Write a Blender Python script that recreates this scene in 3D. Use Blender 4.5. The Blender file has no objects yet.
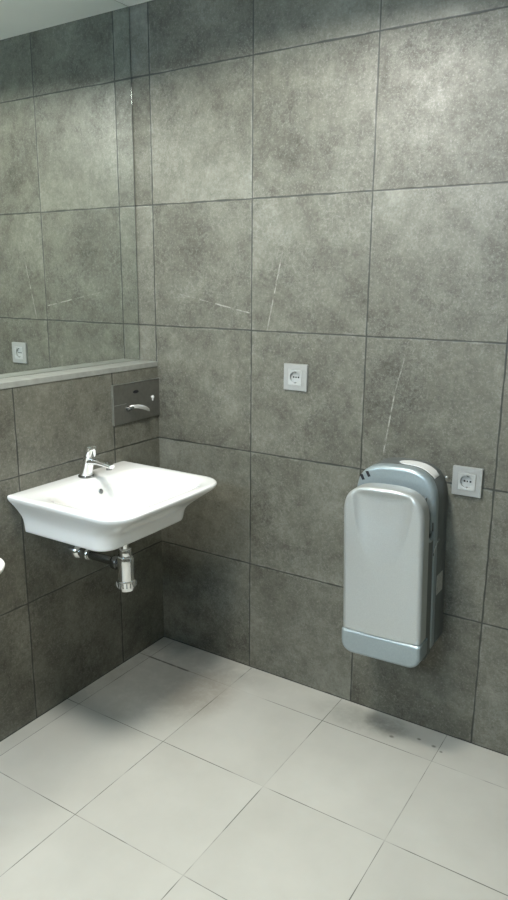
import bpy, bmesh, math, random
from mathutils import Vector, Matrix
random.seed(4)
S = bpy.context.scene
COL = S.collection
PI = math.pi

# ------------------------------------------------------------------ sizes
WT, HT = 0.45, 0.4523            # wall tile
ZJ = 0.4485                      # first horizontal wall joint
LEDGE_Z, LEDGE_D = 1.2113, 0.0883
CEIL = 2.4965
RX, RY = 3.3, -3.7              # far room walls

# ------------------------------------------------------------------ object helpers
def link(name, bm, mat, parent=None, sharp=40, smooth=True):
    me = bpy.data.meshes.new(name)
    bmesh.ops.recalc_face_normals(bm, faces=bm.faces[:])
    bm.to_mesh(me); bm.free()
    for p in me.polygons: p.use_smooth = smooth
    if smooth: me.set_sharp_from_angle(angle=math.radians(sharp))
    if mat: me.materials.append(mat)
    o = bpy.data.objects.new(name, me); COL.objects.link(o)
    if parent: o.parent = parent
    return o

def tag(o, label, cat, group=None):
    o['label'] = label; o['category'] = cat
    if group: o['group'] = group
    return o

def struct(o):
    o['kind'] = 'structure'; return o

def thing(name, loc, label, cat, group=None, rot=(0, 0, 0)):
    o = bpy.data.objects.new(name, None); o.empty_display_size = .05
    COL.objects.link(o); o.location = loc; o.rotation_euler = rot
    return tag(o, label, cat, group)

def copy_tree(o, parent=None):
    c = o.copy(); COL.objects.link(c)
    if parent: c.parent = parent
    for ch in list(o.children): copy_tree(ch, c)
    return c

# ------------------------------------------------------------------ mesh helpers
def add_box(bm, a, b, bev=0, seg=2):
    r = bmesh.ops.create_cube(bm, size=1)
    vs = r['verts']
    for v in vs:
        v.co = Vector([a[i] + (v.co[i] + .5) * (b[i] - a[i]) for i in range(3)])
    if bev:
        es = list({e for v in vs for e in v.link_edges})
        bmesh.ops.bevel(bm, geom=es, offset=bev, segments=seg, affect='EDGES', profile=.5)

def box(a, b, bev=0, seg=2):
    bm = bmesh.new(); add_box(bm, a, b, bev, seg); return bm

def loft(bm, rings, cap0=True, cap1=True, closed=True):
    R = [[bm.verts.new(p) for p in r] for r in rings]
    n = len(R[0])
    for A, B in zip(R, R[1:]):
        for i in range(n if closed else n - 1):
            j = (i + 1) % n
            try: bm.faces.new((A[i], A[j], B[j], B[i]))
            except ValueError: pass
    if cap0: bm.faces.new(R[0][::-1])
    if cap1: bm.faces.new(R[-1])
    return R

def lathe(bm, prof, M=None, n=32, cap0=True, cap1=True):
    """prof: list of (radius, height) about local z"""
    M = M or Matrix()
    rings = [[M @ Vector((max(r, 1e-5) * math.cos(2 * PI * k / n), max(r, 1e-5) * math.sin(2 * PI * k / n), z))
              for k in range(n)] for r, z in prof]
    loft(bm, rings, cap0, cap1)

def axis_matrix(p, d):
    d = Vector(d).normalized()
    return Matrix.Translation(Vector(p)) @ d.to_track_quat('Z', 'Y').to_matrix().to_4x4()

def tube(bm, pts, rad, n=12):
    pts = [Vector(p) for p in pts]
    rads = rad if isinstance(rad, (list, tuple)) else [rad] * len(pts)
    rings = []; up = None
    for i, p in enumerate(pts):
        t = (pts[min(i + 1, len(pts) - 1)] - pts[max(i - 1, 0)]).normalized()
        if up is None:
            up = Vector((0, 0, 1)) if abs(t.z) < .9 else Vector((1, 0, 0))
        s = t.cross(up).normalized(); up = s.cross(t).normalized()
        rings.append([p + (s * math.cos(2 * PI * k / n) + up * math.sin(2 * PI * k / n)) * rads[i] for k in range(n)])
    loft(bm, rings)

def rrect(x0, x1, y0, y1, radii, K=8, M=10):
    """rounded rectangle outline, counter-clockwise; radii order: (x1,y0) (x1,y1) (x0,y1) (x0,y0)"""
    cs = [(x1, y0, -1, 1, -90), (x1, y1, -1, -1, 0), (x0, y1, 1, -1, 90), (x0, y0, 1, 1, 180)]
    arcs = []
    for (cx, cy, sx, sy, a0), r in zip(cs, radii):
        r = max(r, .0006)
        arcs.append([(cx + sx * r + r * math.cos(math.radians(a0 + 90 * k / K)),
                      cy + sy * r + r * math.sin(math.radians(a0 + 90 * k / K))) for k in range(K + 1)])
    out = []
    for i in range(4):
        out += arcs[i]
        a, b = arcs[i][-1], arcs[(i + 1) % 4][0]
        out += [(a[0] + (b[0] - a[0]) * m / M, a[1] + (b[1] - a[1]) * m / M) for m in range(1, M)]
    return out

# ------------------------------------------------------------------ material helpers
class NT:
    def __init__(s, name):
        s.m = bpy.data.materials.new(name); s.m.use_nodes = True
        s.t = s.m.node_tree; s.N = s.t.nodes; s.L = s.t.links
        s.b = s.N['Principled BSDF']
    def put(s, sock, v):
        if isinstance(v, bpy.types.NodeSocket): s.L.new(v, sock)
        elif v is not None: sock.default_value = v
    def math(s, op, a, b=None, c=None, clamp=False):
        n = s.N.new('ShaderNodeMath'); n.operation = op; n.use_clamp = clamp
        for i, v in enumerate((a, b, c)):
            if v is not None: s.put(n.inputs[i], v)
        return n.outputs[0]
    def obj(s):
        n = s.N.new('ShaderNodeTexCoord'); x = s.N.new('ShaderNodeSeparateXYZ')
        s.L.new(n.outputs['Object'], x.inputs[0]); return n.outputs['Object'], x.outputs
    def comb(s, x=0., y=0., z=0.):
        n = s.N.new('ShaderNodeCombineXYZ')
        for i, v in enumerate((x, y, z)): s.put(n.inputs[i], v)
        return n.outputs[0]
    def vadd(s, a, b, op='ADD'):
        n = s.N.new('ShaderNodeVectorMath'); n.operation = op
        s.put(n.inputs[0], a); s.put(n.inputs[1], b); return n.outputs[0]
    def noise(s, vec, scale, detail=4, rough=.55, dist=0.):
        n = s.N.new('ShaderNodeTexNoise'); s.put(n.inputs['Vector'], vec)
        n.inputs['Scale'].default_value = scale; n.inputs['Detail'].default_value = detail
        n.inputs['Roughness'].default_value = rough; n.inputs['Distortion'].default_value = dist
        return n.outputs['Fac']
    def white(s, vec):
        n = s.N.new('ShaderNodeTexWhiteNoise'); s.put(n.inputs['Vector'], vec)
        return n.outputs['Value'], n.outputs['Color']
    def mrange(s, v, a, b, c=0., d=1., smooth=True):
        n = s.N.new('ShaderNodeMapRange'); n.interpolation_type = 'SMOOTHSTEP' if smooth else 'LINEAR'
        s.put(n.inputs['Value'], v)
        for k, q in zip(('From Min', 'From Max', 'To Min', 'To Max'), (a, b, c, d)): s.put(n.inputs[k], q)
        return n.outputs[0]
    def mix(s, f, a, b, mode='MIX'):
        n = s.N.new('ShaderNodeMix'); n.data_type = 'RGBA'; n.blend_type = mode
        s.put(n.inputs['Factor'], f)
        for k, v in ((6, a), (7, b)):
            s.put(n.inputs[k], (*v, 1) if isinstance(v, tuple) and len(v) == 3 else v)
        return n.outputs[2]
    def ramp(s, f, stops):
        n = s.N.new('ShaderNodeValToRGB'); s.put(n.inputs[0], f); e = n.color_ramp.elements
        while len(e) < len(stops): e.new(.5)
        for k, (p, c) in zip(e, stops): k.position = p; k.color = (*c, 1)
        return n.outputs[0]
    def bump(s, h, strength=.3, dist=.002):
        n = s.N.new('ShaderNodeBump'); n.inputs['Strength'].default_value = strength
        n.inputs['Distance'].default_value = dist; s.L.new(h, n.inputs['Height'])
        s.L.new(n.outputs[0], s.b.inputs['Normal'])
    def segment(s, u, v, a, b, w):
        """soft mask of a thin straight streak from a to b"""
        dx, dy = b[0] - a[0], b[1] - a[1]; L = math.hypot(dx, dy); dx /= L; dy /= L
        pu, pv = s.math('SUBTRACT', u, a[0]), s.math('SUBTRACT', v, a[1])
        al = s.math('ADD', s.math('MULTIPLY', pu, dx), s.math('MULTIPLY', pv, dy))
        ac = s.math('ABSOLUTE', s.math('SUBTRACT', s.math('MULTIPLY', pu, dy), s.math('MULTIPLY', pv, dx)))
        m = s.mrange(ac, w * .3, w, 1., 0.)
        m = s.math('MULTIPLY', m, s.mrange(al, 0., L * .15))
        return s.math('MULTIPLY', m, s.mrange(al, L * .93, L, 1., 0.))
    def blob(s, u, v, c, r, vec=None):
        """soft round stain centred at c with half axes r"""
        pu = s.math('DIVIDE', s.math('SUBTRACT', u, c[0]), r[0])
        pv = s.math('DIVIDE', s.math('SUBTRACT', v, c[1]), r[1])
        d = s.math('SQRT', s.math('ADD', s.math('MULTIPLY', pu, pu), s.math('MULTIPLY', pv, pv)))
        return s.mrange(d, .25, 1., 1., 0.)

def simple(name, col, rough=.4, metal=0., spec=.5, coat=0., nscale=0, namt=.04, bump=0.):
    m = NT(name)
    m.b.inputs['Roughness'].default_value = rough; m.b.inputs['Metallic'].default_value = metal
    m.b.inputs['Specular IOR Level'].default_value = spec
    m.b.inputs['Coat Weight'].default_value = coat; m.b.inputs['Coat Roughness'].default_value = .08
    vec, _ = m.obj()
    f = m.noise(vec, nscale or 30, 3)
    lo = tuple(max(0, c * (1 - namt)) for c in col); hi = tuple(min(1, c * (1 + namt)) for c in col)
    m.put(m.b.inputs['Base Color'], m.ramp(f, [(.3, lo), (.7, hi)]))
    if bump: m.bump(f, bump, .0006)
    return m.m

def wall_tiles(name, axis, u0, streaks=(), seed=0.):
    m = NT(name); vec, xyz = m.obj()
    u, z = xyz[axis], xyz[2]
    wob = m.math('MULTIPLY', m.math('SUBTRACT', m.noise(vec, 9, 3), .5), .006)
    su = m.math('DIVIDE', m.math('SUBTRACT', m.math('ADD', u, wob), u0), WT)
    sz = m.math('DIVIDE', m.math('SUBTRACT', m.math('ADD', z, wob), ZJ), HT)
    def edge(f, size):
        fr = m.math('FRACT', f)
        return m.math('MULTIPLY', m.math('MINIMUM', fr, m.math('SUBTRACT', 1., fr)), size)
    d = m.math('MINIMUM', edge(su, WT), edge(sz, HT))
    d = m.math('MINIMUM', d, m.math('MULTIPLY', z, .6))
    jw = m.mrange(m.noise(vec, 14, 3), .3, .75, .0026, .0056)
    joint = m.mrange(d, m.math('MULTIPLY', jw, .35), jw, 1., 0.)
    lip = m.mrange(d, .0035, .011, 1., 0.)
    cell = m.comb(m.math('FLOOR', su), m.math('FLOOR', sz), seed)
    rv, rc = m.white(cell)
    tv = m.vadd(vec, m.vadd(rc, (9., 9., 9.), 'MULTIPLY'))
    big = m.noise(tv, 3.0, 5, .6, .15)
    mid = m.noise(tv, 15, 8, .74, .1)
    fine = m.noise(tv, 80, 5, .75)
    n = m.math('ADD', m.math('MULTIPLY', big, .40), m.math('ADD', m.math('MULTIPLY', mid, .38), m.math('MULTIPLY', fine, .22)))
    n = m.math('ADD', n, m.math('MULTIPLY', m.math('SUBTRACT', rv, .5), .06))
    c = m.ramp(n, [(.36, (.048, .046, .034)), (.46, (.096, .094, .073)), (.54, (.138, .137, .109)), (.66, (.222, .223, .184))])
    # wispy mineral veins, thicker in some zones than in others
    rg = m.math('ABSOLUTE', m.math('SUBTRACT', m.noise(tv, 24, 8, .74, .15), .5))
    vein = m.math('MULTIPLY', m.mrange(rg, .0, .035, 1., 0.), m.mrange(m.noise(tv, 5, 3), .42, .62, .08, 1.))
    c = m.mix(m.math('MULTIPLY', vein, .20), c, (.34, .35, .31))
    grain = m.noise(tv, 150, 3, .8)
    c = m.mix(m.math('MULTIPLY', m.mrange(grain, .52, .66), .30), c, (.30, .305, .27))
    # rubbed pale edges and fine dark pits
    rub = m.math('MULTIPLY', lip, m.mrange(m.noise(tv, 22, 4), .45, .72))
    c = m.mix(m.math('MULTIPLY', rub, .22), c, (.42, .43, .385))
    pits = m.mrange(m.noise(tv, 46, 3, .7), .66, .74)
    c = m.mix(m.math('MULTIPLY', pits, .45), c, (.06, .06, .05))
    for a, b, w, k in streaks:
        sm = m.math('MULTIPLY', m.segment(u, z, a, b, w), m.mrange(m.noise(vec, 34, 5, .7), .38, .62))
        c = m.mix(m.math('MULTIPLY', sm, k), c, (.55, .55, .50))
    c = m.mix(m.math('MULTIPLY', joint, .92), c, (.028, .031, .026))
    m.put(m.b.inputs['Base Color'], c)
    m.put(m.b.inputs['Roughness'], m.mrange(n, .35, .65, .56, .38))
    m.b.inputs['Specular IOR Level'].default_value = .5
    h = m.math('SUBTRACT', m.math('ADD', m.math('MULTIPLY', mid, .35), m.math('MULTIPLY', fine, .2)), m.math('MULTIPLY', joint, 1.2))
    m.bump(h, .28, .003)
    return m.m

def floor_tiles():
    m = NT('pale floor tiles'); vec, xyz = m.obj(); x, y = xyz[0], xyz[1]
    QS, X0, Y0 = .4015, .0595, -.1627
    sx = m.math('DIVIDE', m.math('SUBTRACT', x, X0), QS)
    sy = m.math('DIVIDE', m.math('SUBTRACT', y, Y0), QS)
    def edge(f):
        fr = m.math('FRACT', f)
        return m.math('MULTIPLY', m.math('MINIMUM', fr, m.math('SUBTRACT', 1., fr)), QS)
    jw = m.mrange(m.noise(vec, 6, 2), .3, .7, .0012, .0024)
    jx, jy = (m.mrange(edge(s), m.math('MULTIPLY', jw, .4), jw, 1., 0.) for s in (sx, sy))
    joint = m.math('MAXIMUM', jx, jy)
    keep = m.mrange(m.noise(m.vadd(vec, (3.1, 1.7, 0.)), 4.2, 3, .6), .36, .56, .12, 1.)
    corner = m.blob(x, y, (.1, -.25), (.5, .5))
    keep = m.math('MAXIMUM', keep, m.math('MULTIPLY', corner, .8))
    cell = m.comb(m.math('FLOOR', sx), m.math('FLOOR', sy), 2.)
    rv, rc = m.white(cell)
    n = m.noise(m.vadd(vec, m.vadd(rc, (5., 5., 5.), 'MULTIPLY')), 3.5, 5, .55)
    c = m.ramp(n, [(.3, (.497, .487, .436)), (.7, (.568, .557, .503))])
    # dirt and painted shade: film along both walls, scuffs and basin shade in the corner, drips below the dryer
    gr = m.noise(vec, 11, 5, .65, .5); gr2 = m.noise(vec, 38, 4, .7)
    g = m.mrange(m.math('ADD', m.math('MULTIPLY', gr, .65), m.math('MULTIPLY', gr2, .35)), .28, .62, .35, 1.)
    def stain_shade(cur, mask, col, k):
        return m.mix(m.math('MULTIPLY', m.math('MULTIPLY', mask, g), k), cur, col)
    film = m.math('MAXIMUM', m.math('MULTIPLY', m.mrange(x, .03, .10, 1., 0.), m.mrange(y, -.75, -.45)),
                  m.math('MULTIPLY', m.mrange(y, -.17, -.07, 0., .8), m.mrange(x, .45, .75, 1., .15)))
    c = stain_shade(c, film, (.25, .245, .215), .42)
    c = stain_shade(c, m.blob(x, y, (.37, -.27), (.20, .24)), (.26, .22, .175), .68)
    c = stain_shade(c, m.blob(x, y, (.24, -.12), (.34, .17)), (.26, .25, .215), .38)  # grey corner zone: dirt with the basin's shadow painted in
    c = stain_shade(c, m.blob(x, y, (.16, -.35), (.22, .30)), (.34, .33, .29), .5)
    c = stain_shade(c, m.blob(x, y, (.27, -.36), (.34, .34)), (.36, .355, .31), .45)  # even film over the corner tile, dirt and basin shade in one colour
    c = stain_shade(c, m.blob(x, y, (.99, -.075), (.28, .11)), (.24, .24, .205), .55)
    c = stain_shade(c, m.blob(x, y, (1.07, -.06), (.11, .08)), (.15, .15, .13), .55)
    for q, r in (((1.105, -.113), .012), ((1.19, -.075), .010), ((1.245, -.085), .011), ((1.275, -.10), .008)):
        c = m.mix(m.math('MULTIPLY', m.blob(x, y, q, (r, r * .8)), .75), c, (.10, .095, .075))
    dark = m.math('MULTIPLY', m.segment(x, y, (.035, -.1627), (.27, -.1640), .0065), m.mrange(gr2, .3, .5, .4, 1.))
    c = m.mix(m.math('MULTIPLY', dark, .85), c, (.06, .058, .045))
    c = m.mix(m.math('MULTIPLY', m.math('MULTIPLY', joint, keep), .85), c, (.085, .083, .068))
    m.put(m.b.inputs['Base Color'], c)
    m.put(m.b.inputs['Roughness'], m.mrange(gr, .3, .7, .42, .6))
    m.b.inputs['Specular IOR Level'].default_value = .3
    m.bump(m.math('SUBTRACT', m.math('MULTIPLY', gr2, .15), joint), .2, .002)
    return m.m

M = {}
M['wall_back'] = wall_tiles('grey stone tiles', 0, -.003, [
    ((.095, 1.482), (.240, 1.4535), .0025, .25), ((.225, 1.4565), (.445, 1.414), .0034, .55),
    ((.575, 1.640), (.512, 1.350), .0036, .42),
    ((1.040, 1.320), (1.003, 1.168), .0024, .25), ((1.006, 1.180), (.975, .955), .0034, .55)], 1.)
M['wall_left'] = wall_tiles('grey stone tiles beside basin', 1, -.2600, (), 5.)
M['wall_far'] = wall_tiles('grey stone tiles behind viewer', 1, -.1, (), 9.)
M['wall_far2'] = wall_tiles('grey stone tiles facing dryer', 0, .1, (), 12.)
M['floor'] = floor_tiles()
M['ceiling'] = simple('white painted ceiling', (.87, .90, .885), .7, nscale=6, namt=.015)
M['ledge'] = simple('pale stone ledge', (.265, .275, .25), .45, nscale=24, namt=.14)
M['ceramic'] = simple('white glazed ceramic', (.90, .905, .89), .09, spec=.5, coat=.3, nscale=3, namt=.006)
M['chrome'] = simple('polished chrome', (.86, .87, .87), .09, 1., nscale=8, namt=.02)
M['satin'] = simple('satin chrome', (.93, .93, .92), .3, .75, nscale=8, namt=.02)
M['dark_chrome'] = simple('dull dark chrome', (.30, .31, .31), .22, 1., nscale=40, namt=.1)
M['steel'] = simple('brushed dark steel', (.235, .232, .212), .40, .8, nscale=60, namt=.08)
M['steel_edge'] = simple('bright steel rim', (.52, .53, .50), .32, .9, nscale=60, namt=.08)
M['silver'] = simple('silver painted shell', (.50, .525, .515), .38, .5, nscale=300, namt=.05)
M['bluegrey'] = simple('blue grey plastic', (.31, .365, .38), .34, .4, coat=.15, nscale=200, namt=.04)
M['shade'] = simple('silver shell with painted shade', (.125, .138, .133), .38, .25, nscale=200, namt=.05)  # shade on the dryer's side put into a darker shell colour
M['darkgrey'] = simple('dark grey plastic', (.13, .145, .14), .45, nscale=60, namt=.06)
M['black'] = simple('black plastic', (.012, .012, .016), .5, nscale=60, namt=.2)
M['white_plastic'] = simple('glossy white plastic', (.86, .87, .86), .22, coat=.3, nscale=40, namt=.01)
M['socket'] = simple('silver grey socket plastic', (.32, .33, .318), .38, .1, nscale=120, namt=.04)
M['socket_in'] = simple('pale socket insert', (.38, .395, .385), .35, nscale=120, namt=.03)
M['label'] = simple('grey paper label', (.44, .45, .42), .55, nscale=160, namt=.25)
mm = NT('mirror glass')
mm.b.inputs['Metallic'].default_value = 1.; mm.b.inputs['Roughness'].default_value = .006
v_, _ = mm.obj()
mm.put(mm.b.inputs['Base Color'], mm.ramp(mm.noise(v_, 2, 2), [(.3, (.82, .86, .83)), (.7, (.84, .88, .85))]))
M['mirror'] = mm.m
em = NT('glowing lamp diffuser')
em.b.inputs['Emission Color'].default_value = (1, .97, .90, 1); em.b.inputs['Emission Strength'].default_value = 9
vv, _ = em.obj(); em.put(em.b.inputs['Base Color'], em.ramp(em.noise(vv, 30, 2), [(.3, (.8, .8, .78)), (.7, (.82, .82, .8))]))
M['lamp'] = em.m

# ------------------------------------------------------------------ room
T = .12
struct(link('floor', box((-.3, RY - T, -T), (RX + T, T, 0)), M['floor'], smooth=False))
struct(link('ceiling', box((-.3, RY - T, CEIL), (RX + T, T, CEIL + T)), M['ceiling'], smooth=False))
struct(link('wall_back', box((-.3, 0, 0), (RX + T, T, CEIL)), M['wall_back'], smooth=False))
bm = bmesh.new()
SLAB = .0190
add_box(bm, (-.3, RY, 0), (0, 0, LEDGE_Z - SLAB))
add_box(bm, (-.3, RY, LEDGE_Z - SLAB), (-LEDGE_D - .006, 0, CEIL))
struct(link('wall_left', bm, M['wall_left'], smooth=False))
struct(link('wall_right', box((RX, RY, 0), (RX + T, 0, CEIL)), M['wall_far'], smooth=False))
struct(link('wall_front', box((-.3, RY - T, 0), (RX + T, RY, CEIL)), M['wall_far2'], smooth=False))
struct(link('trim_1', box((-LEDGE_D - .006, RY, LEDGE_Z - SLAB), (.003, -.0006, LEDGE_Z), .0015), M['ledge'], smooth=False))

# added unseen strip window behind the viewer, cool fill for the upper wall
wm = NT('added cool fill glow')
wm.b.inputs['Emission Color'].default_value = (.48, .74, 1, 1); wm.b.inputs['Emission Strength'].default_value = 20
wv, _ = wm.obj(); wm.put(wm.b.inputs['Base Color'], wm.ramp(wm.noise(wv, 12, 2), [(.3, (.7, .75, .8)), (.7, (.74, .79, .84))]))
bm = bmesh.new()
for a, b in (((.25, 2.02), (1.75, 2.06)), ((.25, 2.41), (1.75, 2.45)), ((.25, 2.06), (.29, 2.41)), ((1.71, 2.06), (1.75, 2.41)), ((.98, 2.06), (1.02, 2.41))):
    add_box(bm, (a[0], RY + .001, a[1]), (b[0], RY + .035, b[1]), .002)
win = struct(link('added_fill_window_1', bm, M['white_plastic'], smooth=False))
link('glow_pane', box((.27, RY + .004, 2.04), (1.73, RY + .012, 2.43)), wm.m, win, smooth=False)

# ------------------------------------------------------------------ mirror
mir = thing('wall_mirror', (-LEDGE_D - .003, -1.2, LEDGE_Z), 'large frameless mirror standing on the ledge above the basins, reaching the ceiling', 'mirror')
MY0, MY1 = -2.45 + 1.2, -.0045 + 1.2
link('mirror_glass', box((-.0026, MY0, .001), (.0026, MY1, CEIL - LEDGE_Z - .003), .0012, 2), M['mirror'], mir, smooth=False)
link('edge_seal', box((-.0028, MY1 + .0002, .001), (.0010, MY1 + .0036, CEIL - LEDGE_Z - .003)), M['darkgrey'], mir, smooth=False)
bm = box((.0010, MY1 + .0002, .955), (.0034, MY1 + .0032, 1.015), .0005)
o = link('edge_glint', bm, M['chrome'], mir, smooth=False)  # chrome sliver added to make the bright glint on the mirror edge

# ------------------------------------------------------------------ wash basin
def make_basin():
    t = thing('wash_basin', (0, -.4890, .702), 'white ceramic wall-hung basin in the corner, seen whole, below the steel dispenser', 'sink', 'wall hung basins')
    XS, YS = .957, .955
    zb = .702
    def ring(x0, x1, hy, rf, z, rb=.004, bow=0.):
        pts = rrect(x0, x1, -hy, hy, (rf, rf, rb, rb), 10, 14)
        out = []
        for x, y in pts:
            fx = max(0., (x - x0) / (x1 - x0))
            out.append(Vector(((x + bow * fx * fx * (1 - (y / hy) ** 2)) * XS, y * YS, z - zb)))
        return out
    R = []
    # bowl, from the waste outwards
    R.append(ring(.228, .272, .022, .0215, .7280, .0215))
    R.append(ring(.215, .290, .040, .035, .7300, .035))
    R.append(ring(.175, .350, .110, .055, .7360, .055))
    R.append(ring(.150, .385, .160, .065, .7480, .065))
    R.append(ring(.136, .408, .190, .072, .7660, .072))
    R.append(ring(.126, .427, .208, .078, .7910, .078))
    R.append(ring(.118, .441, .221, .082, .8180, .082))
    R.append(ring(.111, .453, .232, .086, .8340, .086))
    R.append(ring(.103, .463, .242, .090, .8425, .090))
    R.append(ring(.094, .472, .251, .088, .8462, .080, .002))
    R.append(ring(.060, .484, .266, .086, .8478, .050, .004))
    R.append(ring(.004, .493, .279, .085, .8482, .006, .005))
    R.append(ring(.001, .499, .2845, .086, .8474, .005, .006))
    R.append(ring(.0005, .503, .2868, .087, .8450, .004, .006))
    R.append(ring(.0005, .504, .2876, .088, .8410, .004, .006))
    R.append(ring(.0005, .502, .2865, .088, .8345, .004, .006))
    R.append(ring(.0005, .495, .2820, .086, .8270, .004, .006))
    R.append(ring(.0005, .468, .2650, .082, .8080, .004, .006))
    R.append(ring(.0005, .433, .2470, .076, .7830, .004, .005))
    R.append(ring(.0005, .409, .2350, .070, .7640, .004, .004))
    R.append(ring(.0005, .396, .2290, .066, .7500, .004, .003))
    R.append(ring(.0005, .389, .2260, .064, .7350, .004, .003))
    R.append(ring(.0005, .384, .2240, .062, .7140, .004, .003))
    R.append(ring(.0005, .381, .2225, .060, .7055, .004, .003))
    R.append(ring(.0010, .373, .2165, .056, .7020, .004, .003))
    R.append(ring(.060, .330, .150, .050, .7022, .02))
    R.append(ring(.228, .272, .022, .0215, .7026, .0215))
    bm = bmesh.new(); loft(bm, R)
    link('basin_body', bm, M['ceramic'], t, 60)
    # overflow hole on the back slope of the bowl, waste in its floor
    bm = bmesh.new()
    n = Vector((.96, 0, .28)); p = Vector((.1195, .0280, .806 - zb))
    lathe(bm, [(.0040, -.004), (.0085, -.0035), (.0092, .0000), (.0085, .0012), (.0062, .0012)], axis_matrix(p, n), 20, True, True)
    ov = link('overflow_hole', bm, M['dark_chrome'], t)
    bm = bmesh.new()
    lathe(bm, [(.001, .0005), (.0200, .0005), (.0240, .0025), (.0300, .0025), (.0320, .0010), (.0320, -.0010), (.001, -.0010)],
          Matrix.Translation((.2415, 0, .7300 - zb)), 28)
    link('waste', bm, M['chrome'], t)
    return t
basin = make_basin()
basin2 = copy_tree(basin); basin2.location.y -= .897
basin2['label'] = 'white basin mostly cut off at the left edge, only its rounded corner showing'

# ------------------------------------------------------------------ tap
def make_tap():
    t = thing('basin_tap', (.048, -.460, .8482), 'slanted chrome push tap on the back deck of the corner basin', 'faucet', 'basin taps')
    d = Vector((.26, 0, .965)).normalized()
    bm = bmesh.new()
    lathe(bm, [(.001, 0), (.0235, 0), (.0245, .0015), (.0240, .0050), (.0200, .0068), (.001, .0068)], n=36)
    link('base_ring', bm, M['dark_chrome'], t)
    bm = bmesh.new()
    lathe(bm, [(.001, .003), (.0195, .003), (.0190, .012), (.0172, .035), (.0166, .060), (.0172, .066), (.0172, .070), (.001, .070)], axis_matrix((0, 0, 0), d), 36)
    link('body', bm, M['chrome'], t)
    bm = bmesh.new()
    lathe(bm, [(.001, .0702), (.0155, .0702), (.0160, .0730), (.0182, .0745), (.0186, .0790), (.0184, .0980), (.0170, .1030), (.0120, .1060), (.001, .1068)], axis_matrix((0, 0, 0), d), 36)
    link('push_button', bm, M['chrome'], t)
    # spout: flattened arm leaving the body forwards and slightly down
    bm = bmesh.new(); rings = []
    path = [(.012, .050, .0155, .0130), (.030, .0540, .0150, .0110), (.055, .0545, .0140, .0085), (.080, .0525, .0132, .0072), (.104, .0490, .0125, .0066), (.112, .0475, .0112, .0056)]
    for x, z, hw, hh in path:
        rings.append([Vector((x, hw * math.copysign(abs(math.cos(a)) ** .75, math.cos(a)), z + hh * math.copysign(abs(math.sin(a)) ** .75, math.sin(a))))
                      for a in [2 * PI * k / 24 for k in range(24)]])
    loft(bm, rings)
    sp = link('spout', bm, M['chrome'], t, 50)
    bm = bmesh.new(); lathe(bm, [(.001, .002), (.0085, .002), (.0090, -.0075), (.0060, -.0080), (.001, -.0055)], Matrix.Translation((.100, 0, .0445)), 20)
    link('aerator', bm, M['dark_chrome'], sp)
    t.scale = (1.14,) * 3
    return t
tap = make_tap()
tap2 = copy_tree(tap); tap2.location.y -= .897
tap2['label'] = 'chrome push tap on the second basin, beyond the left edge of the photo'

# ------------------------------------------------------------------ bottle trap
def make_trap():
    t = thing('bottle_trap', (.25, -.490, .7018), 'chrome bottle trap hanging under the corner basin with a pipe running into the wall', 'pipe', 'sink traps')
    zb = .7115
    def L(prof, name, mat=M['chrome'], Mx=None, parent=t, n=32):
        bm = bmesh.new(); lathe(bm, prof, Mx, n); return link(name, bm, mat, parent)
    z = lambda a: a - zb
    L([(.001, z(.7114)), (.0135, z(.7114)), (.0135, z(.612)), (.001, z(.612))], 'tailpiece')
    L([(.0140, z(.640)), (.0215, z(.639)), (.0235, z(.636)), (.0235, z(.616)), (.0215, z(.613)), (.0140, z(.612))], 'top_nut', n=8)
    L([(.001, z(.614)), (.0215, z(.614)), (.0270, z(.611)), (.0295, z(.604)), (.0292, z(.592)), (.0286, z(.585)), (.0284, z(.520)), (.001, z(.520))], 'bottle')
    L([(.001, z(.526)), (0.0297, z(.526)), (0.0329, z(.523)), (0.0334, z(.516)), (0.0329, z(.503)), (0.0297, z(.497)), (0.0286, z(.490)), (.0200, z(.487)), (.001, z(.487))], 'bottom_cap')
    bm = bmesh.new()
    for k in range(16):
        a = 2 * PI * k / 16
        tube(bm, [(.0335 * math.cos(a), .0335 * math.sin(a), z(.504)), (.0335 * math.cos(a), .0335 * math.sin(a), z(.521))], .0022, 6)
    link('grip_ribs', bm, M['dark_chrome'], t)
    ax = axis_matrix((0, 0, z(.579)), (-1, 0, 0))
    L([(.001, .020), (.0150, .020), (.0150, .248), (.001, .248)], 'outlet_pipe', M['dark_chrome'], ax)  # shade under the basin painted in with the darker chrome
    L([(.0152, .030), (.0235, .031), (.0250, .035), (.0250, .052), (.0225, .056), (.0152, .057)], 'outlet_nut', M['dark_chrome'], ax, n=12)
    L([(.0152, .172), (.0200, .172), (.0225, .176), (.0230, .184), (.0215, .190), (.0230, .196), (.0222, .203), (.0152, .206)], 'compression_ring', M['chrome'], ax)
    L([(.0152, .212), (.0200, .214), (.0268, .222), (.0300, .234), (.0305, .2492), (.0152, .2492)], 'wall_rosette', M['chrome'], ax)
    return t
trap = make_trap()
trap2 = copy_tree(trap); trap2.location.y -= .897
trap2['label'] = 'chrome bottle trap under the second basin, beyond the left edge of the photo'

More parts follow.
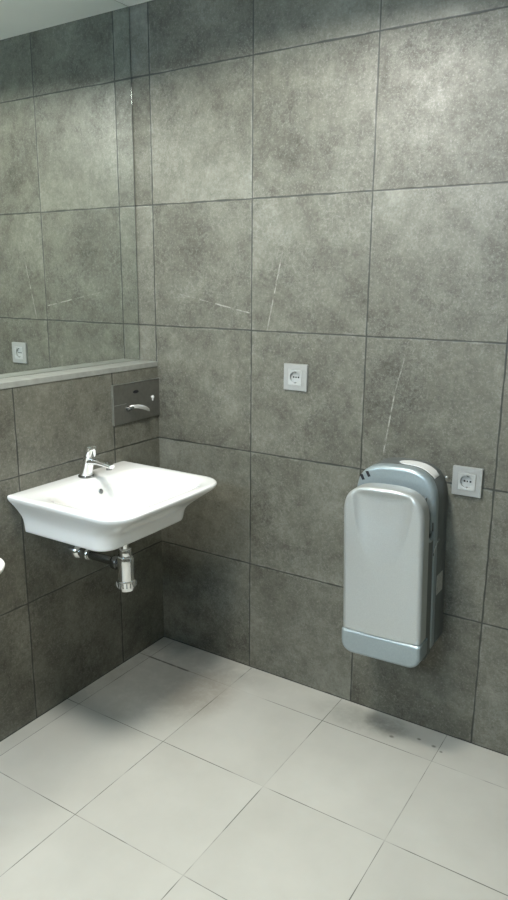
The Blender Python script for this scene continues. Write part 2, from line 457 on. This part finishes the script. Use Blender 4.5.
# ------------------------------------------------------------------ steel dispenser in the pre-wall
dsp = thing('wall_dispenser', (0, -.1325, .994), 'flush brushed steel wall dispenser with a lever handle, in the corner under the mirror ledge', 'dispenser')
W2, H2 = .1315, .150
link('face_plate', box((.0004, -W2, 0), (.0070, W2 + .002, H2), .0015), M['steel'], dsp, smooth=False)
bm = bmesh.new()
add_box(bm, (.0004, -W2 - .0030, -.0015), (.0080, -W2 - .0002, H2 + .0030), .0006)
add_box(bm, (.0004, -W2 - .0002, H2 + .0004), (.0095, W2 + .002, H2 + .0030), .0008)
link('rim', bm, M['steel_edge'], dsp, smooth=False)
bm = bmesh.new()
add_box(bm, (.0071, -.1280, .0735), (.0080, -.062, .0752))
link('crease', bm, M['steel_edge'], dsp, smooth=False)
bm = bmesh.new()
rings = []
for q, (hw, hh) in ((.0066, (.0150, .0062)), (.0086, (.0150, .0062)), (.0086, (.0110, .0038)), (.0074, (.0105, .0034))):
    rings.append([Vector((q, -.008 + hw * math.cos(2 * PI * k / 28), .1140 + hh * math.sin(2 * PI * k / 28))) for k in range(28)])
loft(bm, rings)
link('level_window', bm, M['black'], dsp)
bm = bmesh.new()
lathe(bm, [(.001, 0), (.0060, 0), (.0062, .0040), (.0050, .0055), (.001, .0058)], axis_matrix((.0068, .0895, .0810), (1, 0, 0)), 24)
add_box(bm, (.0068, .0868, .0660), (.0100, .0922, .0790), .001)
lk = link('lock', bm, M['white_plastic'], dsp); lk['label'] = 'bright key lock'
lev = None
bm = bmesh.new(); rings = []
for y, xx, zz, hx, hz in ((-.060, .012, .0600, .003, .0030), (-.048, .024, .0630, .0040, .0062), (-.025, .034, .0610, .0055, .0080), (.000, .037, .0545, .0055, .0085), (.022, .035, .0460, .0050, .0080), (.038, .031, .0385, .0040, .0066), (.045, .028, .0355, .0022, .0034)):
    rings.append([Vector((xx + hx * math.cos(a), y, zz + hz * math.sin(a))) for a in [2 * PI * k / 20 for k in range(20)]])
loft(bm, rings)
lev = link('lever', bm, M['satin'], dsp, 60)
bm = bmesh.new()
lathe(bm, [(.001, 0), (.0100, 0), (.0105, .006), (.0080, .012), (.0060, .030), (.001, .031)], axis_matrix((.0068, -.056, .0540), (1, 0, .2)), 24)
link('lever_pivot', bm, M['dark_chrome'], lev)

# ------------------------------------------------------------------ hand dryer
DRY = thing('hand_dryer', (1.0870, 0, .340), 'tall silver and blue-grey jet hand dryer hung on the tiled wall beside a socket', 'hand dryer', rot=(0, math.radians(-2.0), 0))
def arch(a, z0, zs, h, n=3.0, rb=.004, N=44, tap=0.):
    """closed outline in xz: flat bottom with rounded corners, straight sides, domed top"""
    pts = []
    for k in range(7):
        an = -PI / 2 + PI / 2 * k / 6
        pts.append((a - rb + rb * math.cos(an), z0 + rb + rb * math.sin(an)))
    for k in range(1, 13): pts.append((a, z0 + rb + (zs - z0 - rb) * k / 13))
    for k in range(N + 1):
        an = PI * k / N
        c, s = math.cos(an), math.sin(an)
        pts.append((a * math.copysign(abs(c) ** (2 / n), c), zs + h * max(s, 0) ** (2 / n)))
    for k in range(12, 0, -1): pts.append((-a, z0 + rb + (zs - z0 - rb) * k / 13))
    for k in range(7):
        an = PI + PI / 2 * k / 6
        pts.append((-a + rb + rb * math.cos(an), z0 + rb + rb * math.sin(an)))
    for k in range(1, 12): pts.append((-a + rb + (2 * a - 2 * rb) * k / 12, z0))
    return pts
def prism(bm, spec, prof, fill=0, disp=None, keep_bottom=False):
    """spec: arch() arguments; prof: list of (inset, y); fill: extra concentric rings across the last face"""
    a, z0, zs, h, n, rb = spec
    rings = [[Vector((x, y, z)) for x, z in arch(a - i, z0 + (0 if keep_bottom else i), zs, h - i, n, max(rb - i, .0008))] for i, y in prof]
    if fill:
        last = rings[-1]; c = Vector((0, last[0].y, (z0 + zs + h) / 2))
        for k in range(1, fill):
            f = 1 - k / fill
            rings.append([c + (p - c) * f for p in last])
    if disp:
        for r in rings[1:]:
            for p in r: p.y += disp(p.x, p.z)
    loft(bm, rings)
def rnd(y0, y1, r, steps=6):
    """rounded front edge: profile from y0 (back) to y1 (front)"""
    out = [(0, y0), (0, y1 + r)]
    for k in range(1, steps + 1):
        a = PI / 2 * k / steps
        out.append((r * (1 - math.cos(a)), y1 + r - r * math.sin(a)))
    return out
# rear housing
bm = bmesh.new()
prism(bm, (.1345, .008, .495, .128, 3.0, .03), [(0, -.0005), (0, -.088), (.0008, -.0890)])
link('shaded_back_shell', bm, M['shade'], DRY, 50)  # rear slice of the housing, split off to carry painted side shade
bm = bmesh.new()
prism(bm, (.1345, .008, .495, .128, 3.0, .03), [(.0008, -.0892), (0, -.0900)] + rnd(-.092, -.122, .016))
link('rear_housing', bm, M['bluegrey'], DRY, 50)
# lower body with the two-sided hand slot ending in a U
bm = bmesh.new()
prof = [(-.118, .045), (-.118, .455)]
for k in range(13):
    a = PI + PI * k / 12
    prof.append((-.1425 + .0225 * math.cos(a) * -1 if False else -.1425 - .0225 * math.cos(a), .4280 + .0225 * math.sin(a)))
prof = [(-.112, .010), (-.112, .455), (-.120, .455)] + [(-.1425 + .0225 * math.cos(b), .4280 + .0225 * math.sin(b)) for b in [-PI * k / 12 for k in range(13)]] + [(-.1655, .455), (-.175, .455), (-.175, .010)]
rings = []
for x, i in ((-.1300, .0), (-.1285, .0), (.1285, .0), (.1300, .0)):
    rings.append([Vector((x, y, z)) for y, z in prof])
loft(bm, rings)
link('lower_body', bm, M['shade'], DRY, 35)  # sides take the same painted shade tone
for s in (-1, 1):
    bm = bmesh.new()
    tube(bm, [(s * .1296, -.1425 + .0235 * math.cos(b), .4280 + .0235 * math.sin(b)) for b in [-PI * k / 14 for k in range(15)]], [.0028 + .0030 * math.sin(PI * k / 14) for k in range(15)], 10)
    link('slot_lip', bm, M['bluegrey'], DRY)
# nozzle strip inside the slot
bm = bmesh.new()
add_box(bm, (-.118, -.166, .455), (.118, -.150, .545), .003)
link('air_nozzle', bm, M['darkgrey'], DRY)
# front cover with its two embossed curves
CR = [(.030, .285), (.034, .321), (.058, .369), (.079, .425), (.094, .488), (.0985, .537), (.100, .58)]
def crease_x(z):
    for (x0, z0), (x1, z1) in zip(CR, CR[1:]):
        if z0 <= z <= z1: return x0 + (x1 - x0) * (z - z0) / (z1 - z0)
    return None
def sm(a, b, v):
    t = min(1, max(0, (v - a) / (b - a))); return t * t * (3 - 2 * t)
def emboss(x, z):
    y = .0045 * (x / .13) ** 2                       # face gently bowed
    c = crease_x(z)
    if c is None: return y
    s = c - abs(x)
    amp = .017 * sm(.30, .50, z) * (1 - sm(.540, .566, z))
    if s > 0: y += amp * (1 - math.exp(-s / .020))
    return y
bm = bmesh.new()
prism(bm, (.1325, .084, .470, .105, 3.0, .003), rnd(-.166, -.2260, .014, 7), 46, emboss, True)
link('front_cover', bm, M['silver'], DRY, 50)
# drip tray skirt
bm = bmesh.new()
prism(bm, (.1350, .0, .060, .0232, 14, .040), [(.004, -.150), (.001, -.153)] + rnd(-.156, -.2275, .012), 0)
link('drip_tray', bm, M['bluegrey'], DRY, 50)
# glossy white plate on the domed top, right of centre
bm = bmesh.new()
oa = arch(.1345, .030, .495, .128, 3.0, .03)
def top_z(x): return .495 + .128 * (1 - abs(x / .1345) ** 3.0) ** (1 / 3.0)
up, lo = [], []
NX = 22
grid = []
for k in range(NX + 1):
    x = -.006 + .122 * k / NX
    e = min(k, NX - k) / NX
    half = .026 * min(1, (4.5 * (k + .4) / NX) ** .5) 
    half = half * (1 if k < NX - 1 else .85)
    row = []
    for j in range(7):
        y = -.056 + half * (j / 3 - 1)
        row.append((x, y, top_z(x)))
    grid.append(row)
T_ = [[bm.verts.new((x, y, z + .0022)) for x, y, z in r] for r in grid]
B_ = [[bm.verts.new((x, y, z - .002)) for x, y, z in r] for r in grid]
for k in range(NX):
    for j in range(6):
        bm.faces.new((T_[k][j], T_[k + 1][j], T_[k + 1][j + 1], T_[k][j + 1]))
        bm.faces.new((B_[k][j + 1], B_[k + 1][j + 1], B_[k + 1][j], B_[k][j]))
    for j in (0, 6):
        bm.faces.new((T_[k][j], B_[k][j], B_[k + 1][j], T_[k + 1][j]))
for k in (0, NX):
    for j in range(6): bm.faces.new((T_[k][j], T_[k][j + 1], B_[k][j + 1], B_[k][j]))
w = link('white_plate', bm, M['white_plastic'], DRY, 40); w['label'] = 'glossy white plate on the domed top'
# two dark slanted marks on the upper left of the housing
for k, x in enumerate((-.1105, -.0905)):
    bm = bmesh.new(); z = .574 + k * .0125
    f = [(x - .0085, z + .009), (x + .001, z + .011), (x + .0095, z - .006), (x + .001, z - .009)]
    loft(bm, [[Vector((a, -.1212, b)) for a, b in f], [Vector((a, -.1228, b)) for a, b in f]])
    o = link('logo_mark', bm, M['black'], DRY, smooth=False)
# side seam, sticker and side fixing
bm = bmesh.new()
tube(bm, [(.1347, -.068 - .055 * math.sin(b) ** 1.5 , .388 - .040 * (1 - math.cos(b))) for b in [PI / 2 * k / 10 for k in range(11)]], .0014, 8)
link('side_seam', bm, M['chrome'], DRY)
lb = link('rating_sticker', box((.1342, -.082, .200), (.1352, -.022, .266)), M['label'], DRY, smooth=False); lb['label'] = 'pale sticker on the right side'
bm = bmesh.new()
lathe(bm, [(.001, 0), (.0045, 0), (.0045, .004), (.003, .006), (.001, .006)], axis_matrix((.134, -.020, .580), (1, 0, 0)), 16)
link('side_screw', bm, M['steel_edge'], DRY)

# ------------------------------------------------------------------ sockets
def make_socket(loc):
    t = thing('power_socket', loc, '', 'socket', 'wall sockets')
    bm = bmesh.new()
    h = .0470
    def sq(s, y, r): return [Vector((x, y, z)) for x, z in rrect(-s, s, -s, s, (r,) * 4, 4, 6)]
    loft(bm, [sq(h, -.0003, .003), sq(h, -.0085, .003), sq(h - .0012, -.0105, .003), sq(.0285, -.0112, .002), sq(.0282, -.0100, .002), sq(.0282, -.002, .002)], True, True)
    link('frame', bm, M['socket'], t)
    # insert: square plate pierced by the round well
    bm = bmesh.new()
    n = 64
    def square(s, y):
        out = []
        for k in range(n):
            a = 2 * PI * k / n; c, d = math.cos(a), math.sin(a); f = s / max(abs(c), abs(d))
            out.append(Vector((c * f, y, d * f)))
        return out
    def circ(r, y): return [Vector((r * math.cos(2 * PI * k / n), y, r * math.sin(2 * PI * k / n))) for k in range(n)]
    loft(bm, [square(.0274, -.0025), square(.0276, -.0118), square(.0268, -.0126), circ(.0212, -.0126), circ(.0204, -.0120), circ(.0198, -.0030)], True, True)
    ins = link('insert', bm, M['socket_in'], t)
    for s in (-1, 1):
        bm = bmesh.new(); lathe(bm, [(.001, 0), (.0032, 0), (.0032, .0010), (.001, .0010)], axis_matrix((s * .0095, -.0030, 0), (0, -1, 0)), 14)
        link('pin_hole', bm, M['black'], ins)
        bm = box((-.0028, -.0118, s * .0195 - .0016), (.0028, -.0035, s * .0195 + .0016), .0004)
        link('earth_clip', bm, M['dark_chrome'], ins, smooth=False)
    bm = bmesh.new(); lathe(bm, [(.001, 0), (.0026, 0), (.0026, .0014), (.001, .0014)], axis_matrix((0, -.0030, 0), (0, -1, 0)), 14)
    link('screw', bm, M['dark_chrome'], ins)
    return t
s1 = make_socket((.6376, 0, 1.1982)); s1['label'] = 'pale square wall socket above the gap between basin and hand dryer'
s2 = copy_tree(s1); s2.location = (1.2640, 0, .9167); s2['label'] = 'grey square wall socket right beside the hand dryer'

# ------------------------------------------------------------------ ceiling lamps
LAMPS = [(.74, -1.0, 1.0), (.74, -2.2, .74), (.74, -3.3, .7)]
def downlight(x, y):
    t = thing('ceiling_light', (x, y, CEIL), '', 'ceiling light', 'ceiling downlights')
    bm = bmesh.new()
    lathe(bm, [(.085, -.0002), (.100, -.0002), (.102, -.004), (.098, -.008), (.088, -.008), (.085, -.004)], None, 48, False, False)
    link('trim_ring', bm, M['white_plastic'], t)
    bm = bmesh.new(); lathe(bm, [(.001, -.0004), (.0845, -.0004), (.0845, -.003), (.001, -.003)], None, 48)
    link('diffuser', bm, M['lamp'], t)
    L = bpy.data.lights.new('downlight_lamp', 'SPOT'); L.energy = 108; L.color = (1, .975, .90)
    L.spot_size = math.radians(163); L.spot_blend = .06; L.shadow_soft_size = .16
    o = bpy.data.objects.new('downlight_lamp', L); COL.objects.link(o); o.location = (0, 0, -.030); o.parent = t
    return t
names = ['round ceiling downlight nearest the wall with the hand dryer', 'round ceiling downlight in the middle of the row', 'round ceiling downlight farthest from the hand dryer']
d0 = None
for (x, y, k), nm in zip(LAMPS, names):
    d = downlight(x, y) if d0 is None else copy_tree(d0)
    d0 = d0 or d
    for ch in d.children:
        if ch.type == 'LIGHT': ch.data = ch.data.copy(); ch.data.energy = 108 * k
    d.location = (x, y, CEIL); d['label'] = nm

w = bpy.data.worlds.new('dim surroundings'); S.world = w; w.use_nodes = True
w.node_tree.nodes['Background'].inputs[0].default_value = (.6, .68, .75, 1)
w.node_tree.nodes['Background'].inputs[1].default_value = .05

# ------------------------------------------------------------------ camera
F, YAW, PITCH, ROLL = 704.19, 32.3865, -13.5488, .4202
y, p, r = map(math.radians, (YAW, PITCH, ROLL))
Fw = Vector((-math.sin(y) * math.cos(p), math.cos(y) * math.cos(p), math.sin(p)))
Rt = Fw.cross(Vector((0, 0, 1))).normalized(); Up = Rt.cross(Fw)
R2 = Rt * math.cos(r) + Up * math.sin(r); U2 = -Rt * math.sin(r) + Up * math.cos(r)
cam = bpy.data.cameras.new('camera'); co = bpy.data.objects.new('camera', cam); COL.objects.link(co)
mw = Matrix((R2, U2, -Fw)).transposed().to_4x4(); mw.translation = (1.8412, -2.1748, 1.5299)
co.matrix_world = mw
cam.sensor_fit = 'VERTICAL'; cam.sensor_height = 36; cam.lens = F / 900 * 36
cam.clip_start = .02
S.camera = co
S.view_settings.view_transform = 'Standard'; S.view_settings.look = 'None'
S.view_settings.gamma = 1; S.view_settings.use_curve_mapping = False
S.view_settings.exposure = 0.23
